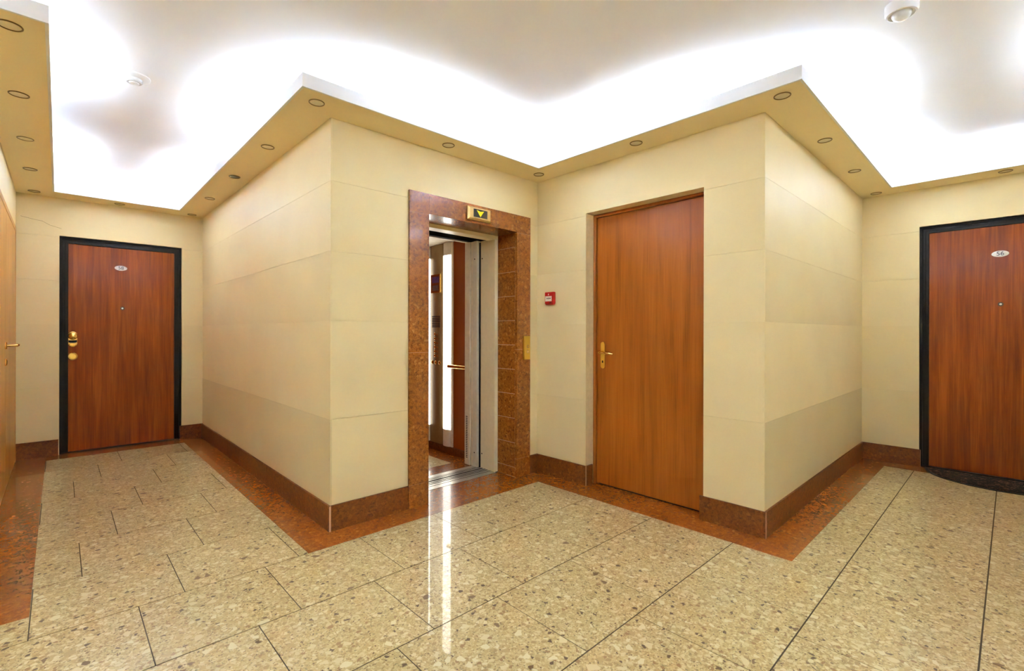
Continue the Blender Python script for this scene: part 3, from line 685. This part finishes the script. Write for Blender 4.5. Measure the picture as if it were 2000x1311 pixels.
# car front: jamb columns, retracted door edge, header
for sg, ui, uo in ((1, 2.610, UC + 0.03), (-1, 1.80, UCL - 0.03)):
    box('door_edge', 'grey_steel', car, ui + sg * 0.006, uo, 3.185, 3.238, 0.004, 1.955, bevel=0.002)
    box('car_jamb', 'car_cream', car, ui + sg * 0.012, uo, 3.242, 3.270, 0.004, 1.955)
    box('car_jamb', 'car_cream', car, ui, uo, 3.274, 3.345, 0.004, 1.955, bevel=0.002)
    gr = box('grille', 'grey_steel', car, ui - sg * 0.002, ui + sg * 0.002, 3.298, 3.326, 0.060, 0.44)
    for i in range(24): box('grille_slot', 'void', gr, ui - sg * 0.0025, ui, 3.301, 3.323, 0.066 + i * 0.0155, 0.066 + i * 0.0155 + 0.007)
    for z in (0.125, 1.80): MB().lathe((ui + sg * 0.006, 3.215, z), (-sg, 0, 0), [(0.006, 0), (0.006, 0.001)], 12).build('screw', 'void', car)
    box('shaft_gap', 'void', car, ui + sg * 0.03, uo, 3.167, 3.183, -0.02, 1.94)  # black filler stands for the unlit gap between frame and car
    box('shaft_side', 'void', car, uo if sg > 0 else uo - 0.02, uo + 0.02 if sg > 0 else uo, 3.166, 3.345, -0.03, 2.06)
box('header', 'car_cream', car, UCL, UC, 3.322, 3.345, 1.957, ZCC + 0.03)
box('header_lip', 'grey_steel', car, UCL, UC, 3.346, 3.358, 1.965, ZCC + 0.03)
box('header_gap_dark', 'void', car, UCL, UC, 3.290, 3.320, 1.962, 2.06)  # black box stands for the unlit gap between landing and car headers
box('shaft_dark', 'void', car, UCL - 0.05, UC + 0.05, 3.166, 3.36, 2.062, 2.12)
# car floor of marble border and pale centre
def cf(x0, x1, y0, y1, mat): box('car_floor_tile', mat, car, x0 + .0005, x1 - .0005, y0 + .0005, y1 - .0005, -0.02, 0.0)
cf(2.546, UC, 3.264, 3.85, 'border'); cf(2.546, UC, 3.85, VE, 'border'); cf(UCL + .18, 2.546, 3.264, 3.455, 'border'); cf(UCL, UCL + .18, 3.264, VE, 'border')
cf(UCL + .18, 2.546, 3.455, 3.95, 'terrazzo'); cf(UCL + .18, 2.546, 3.95, 4.55, 'terrazzo'); cf(UCL + .18, 2.546, 4.55, VE, 'border')

# ------------------------------------------------------------------ lift indicator and call panel
ind = thing('floor_indicator', (2.27, V1 - PR, 1.995), 'gold elevator indicator box with lit yellow down arrow on the lintel', 'indicator')
b0, b1, z0, z1 = 2.158, 2.378, 1.992, 2.090
yb = V1 - PR
mb = MB(); i_ = 0.012
mb.add([(b0, yb, z0), (b1, yb, z0), (b1, yb, z1), (b0, yb, z1), (b0, yb - 0.012, z0), (b1, yb - 0.012, z0), (b1, yb - 0.012, z1), (b0, yb - 0.012, z1), (b0 + i_, yb - 0.026, z0 + i_), (b1 - i_, yb - 0.026, z0 + i_), (b1 - i_, yb - 0.026, z1 - i_), (b0 + i_, yb - 0.026, z1 - i_)],
       [(0, 1, 2, 3)] + [(j, (j + 1) % 4, 4 + (j + 1) % 4, 4 + j) for j in range(4)] + [(4 + j, 4 + (j + 1) % 4, 8 + (j + 1) % 4, 8 + j) for j in range(4)] + [(8, 9, 10, 11)])
hs = mb.build('housing', 'goldbox', ind, bevel=0.002)
sc = box('screen', 'screen', ind, 2.203, 2.334, yb - 0.0275, yb - 0.024, 2.013, 2.072)
MB().prism([(2.231, 2.0655), (2.2665, 2.058), (2.302, 2.0655), (2.2665, 2.018)], lambda a, b, d: (a, yb - 0.0275 - d, b), 0.0, 0.0012).build('down_arrow', 'arrow', sc)
cpn = thing('call_button_panel', (2.768, V1 - PR, 0.944), 'slim brass call panel with two round buttons on the marble jamb', 'call panel')
pb = box('plate', 'brass_box', cpn, 2.738, 2.804, yb - 0.022, yb, 0.946, 1.138, bevel=0.003)
for z in (1.052, 1.011):
    bt = MB().lathe((2.775, yb - 0.022, z), (0, -1, 0), [(0.013, 0), (0.013, 0.003), (0.0105, 0.004), (0.0105, 0.001)], 20).build('button_ring', 'bronze', pb, smooth=True)
    MB().lathe((2.775, yb - 0.022, z), (0, -1, 0), [(0.010, 0), (0.010, 0.003), (0.006, 0.004)], 18).build('button', 'brass', bt, smooth=True)

# ------------------------------------------------------------------ red fire call point
fc = thing('fire_call_point', (U2, 2.60, 1.40), 'small red fire alarm call point with white label on the cream wall', 'call point')
fb = box('body', 'red', fc, U2 - 0.028, U2, 2.553, 2.650, 1.398, 1.496, bevel=0.006, segs=2)
MB().prism([(2.553, 1.404), (2.650, 1.404), (2.640, 1.392), (2.563, 1.392)], lambda a, b, d: (U2 - d, a, b), 0.004, 0.022).build('lower_flap', 'red', fb)
wl = box('label_window', 'label', fb, U2 - 0.030, U2 - 0.027, 2.573, 2.641, 1.420, 1.462)
mk = lambda a, b, d: (U2 - 0.030 - d, a, b)
MB().prism([(2.627, 1.443), (2.617, 1.449), (2.617, 1.445), (2.612, 1.445), (2.612, 1.441), (2.617, 1.441), (2.617, 1.437)], mk, 0, 0.0008).build('arrow_mark', 'ink', wl)
MB().prism([(2.606, 1.437), (2.598, 1.437), (2.598, 1.449), (2.606, 1.449)], mk, 0, 0.0008).build('square_mark', 'ink', wl)
MB().prism([(2.580, 1.443), (2.590, 1.449), (2.590, 1.445), (2.594, 1.445), (2.594, 1.441), (2.590, 1.441), (2.590, 1.437)], mk, 0, 0.0008).build('arrow_mark', 'ink', wl)
MB().prism([(2.613, 1.470), (2.603, 1.470), (2.602, 1.477), (2.606, 1.484), (2.612, 1.478)], lambda a, b, d: (U2 - 0.028 - d, a, b), 0, 0.001).build('flame_mark', 'label', fb)
box('key_slot', 'ink', fb, U2 - 0.0285, U2 - 0.026, 2.576, 2.598, 1.406, 1.413)

# ------------------------------------------------------------------ ceiling sensors
def px(x, y, z):
    """point where the sight line through photo pixel (x,y) meets the ceiling height z (survey units)"""
    d = X * ((x - 1000) / FPX) + Y * (-(y - CYPX) / FPX) - Z
    o = camo.matrix_world.translation; t = (z * S - o.z) / d.z
    return (o + d * t) / S
p = px(262, 150, ZC)
t = thing('motion_sensor', (p.x, p.y, ZC), 'white ceiling motion sensor with wide base and small stepped lens', 'sensor')
MB().lathe((p.x, p.y, ZC), (0, 0, -1), [(0.076, 0), (0.076, 0.006), (0.066, 0.014), (0.040, 0.016)], 36).build('base', 'plastic', t, smooth=True)
MB().lathe((p.x, p.y, ZC - 0.015), (0, 0, -1), [(0.040, 0), (0.039, 0.014), (0.034, 0.020)], 32).build('body', 'lensplastic', t, smooth=True)
MB().lathe((p.x, p.y, ZC - 0.035), (0, 0, -1), [(0.024, 0), (0.022, 0.005), (0.012, 0.008)], 28).build('lens', 'plastic', t, smooth=True)
p = px(1761, 8, ZC)
t = thing('presence_detector', (p.x, p.y, ZC), 'white round ceiling presence detector with domed lens', 'sensor')
hb = MB().lathe((p.x, p.y, ZC), (0, 0, -1), [(0.060, 0), (0.060, 0.036), (0.055, 0.046), (0.048, 0.048), (0.045, 0.040)], 40).build('housing', 'plastic', t, smooth=True)
MB().lathe((p.x, p.y, ZC - 0.038), (0, 0, -1), [(0.037, 0), (0.036, 0.010), (0.031, 0.021), (0.021, 0.029), (0.008, 0.033)], 32).build('dome_lens', 'lensplastic', t, smooth=True)

# ------------------------------------------------------------------ doormat
mt = MB(); cv = 0.07
poly = [(U4 - 0.012 - 0.42 * math.sin(a), cv + 0.455 * math.cos(a)) for a in [math.pi * i / 32 for i in range(33)]]
t = thing('doormat', (U4 - 0.2, cv, 0), 'dark half-round patterned doormat on the floor before door 56', 'doormat')
mt.prism(poly, flat, 0.0, 0.006).build('rubber_edge', 'black', t)
inner = [(U4 - 0.016 - 0.395 * math.sin(a), cv + 0.43 * math.cos(a)) for a in [math.pi * i / 32 for i in range(33)]]
MB().prism(inner, flat, 0.006, 0.010).build('carpet_top', 'mat', t)

# hairline crack in the end wall above the skirting of the left passage
cw = WALLOBJ['wall_left_end']
MB().tube([(UL + 0.03, V0 + 0.0003, 2.214), (UL + 0.12, V0 + 0.0003, 2.196), (UL + 0.17, V0 + 0.0003, 2.190), (UL + 0.22, V0 + 0.0003, 2.160), (UL + 0.30, V0 + 0.0003, 2.138)], 0.0011, 6).build('hairline_crack', 'ring', cw)
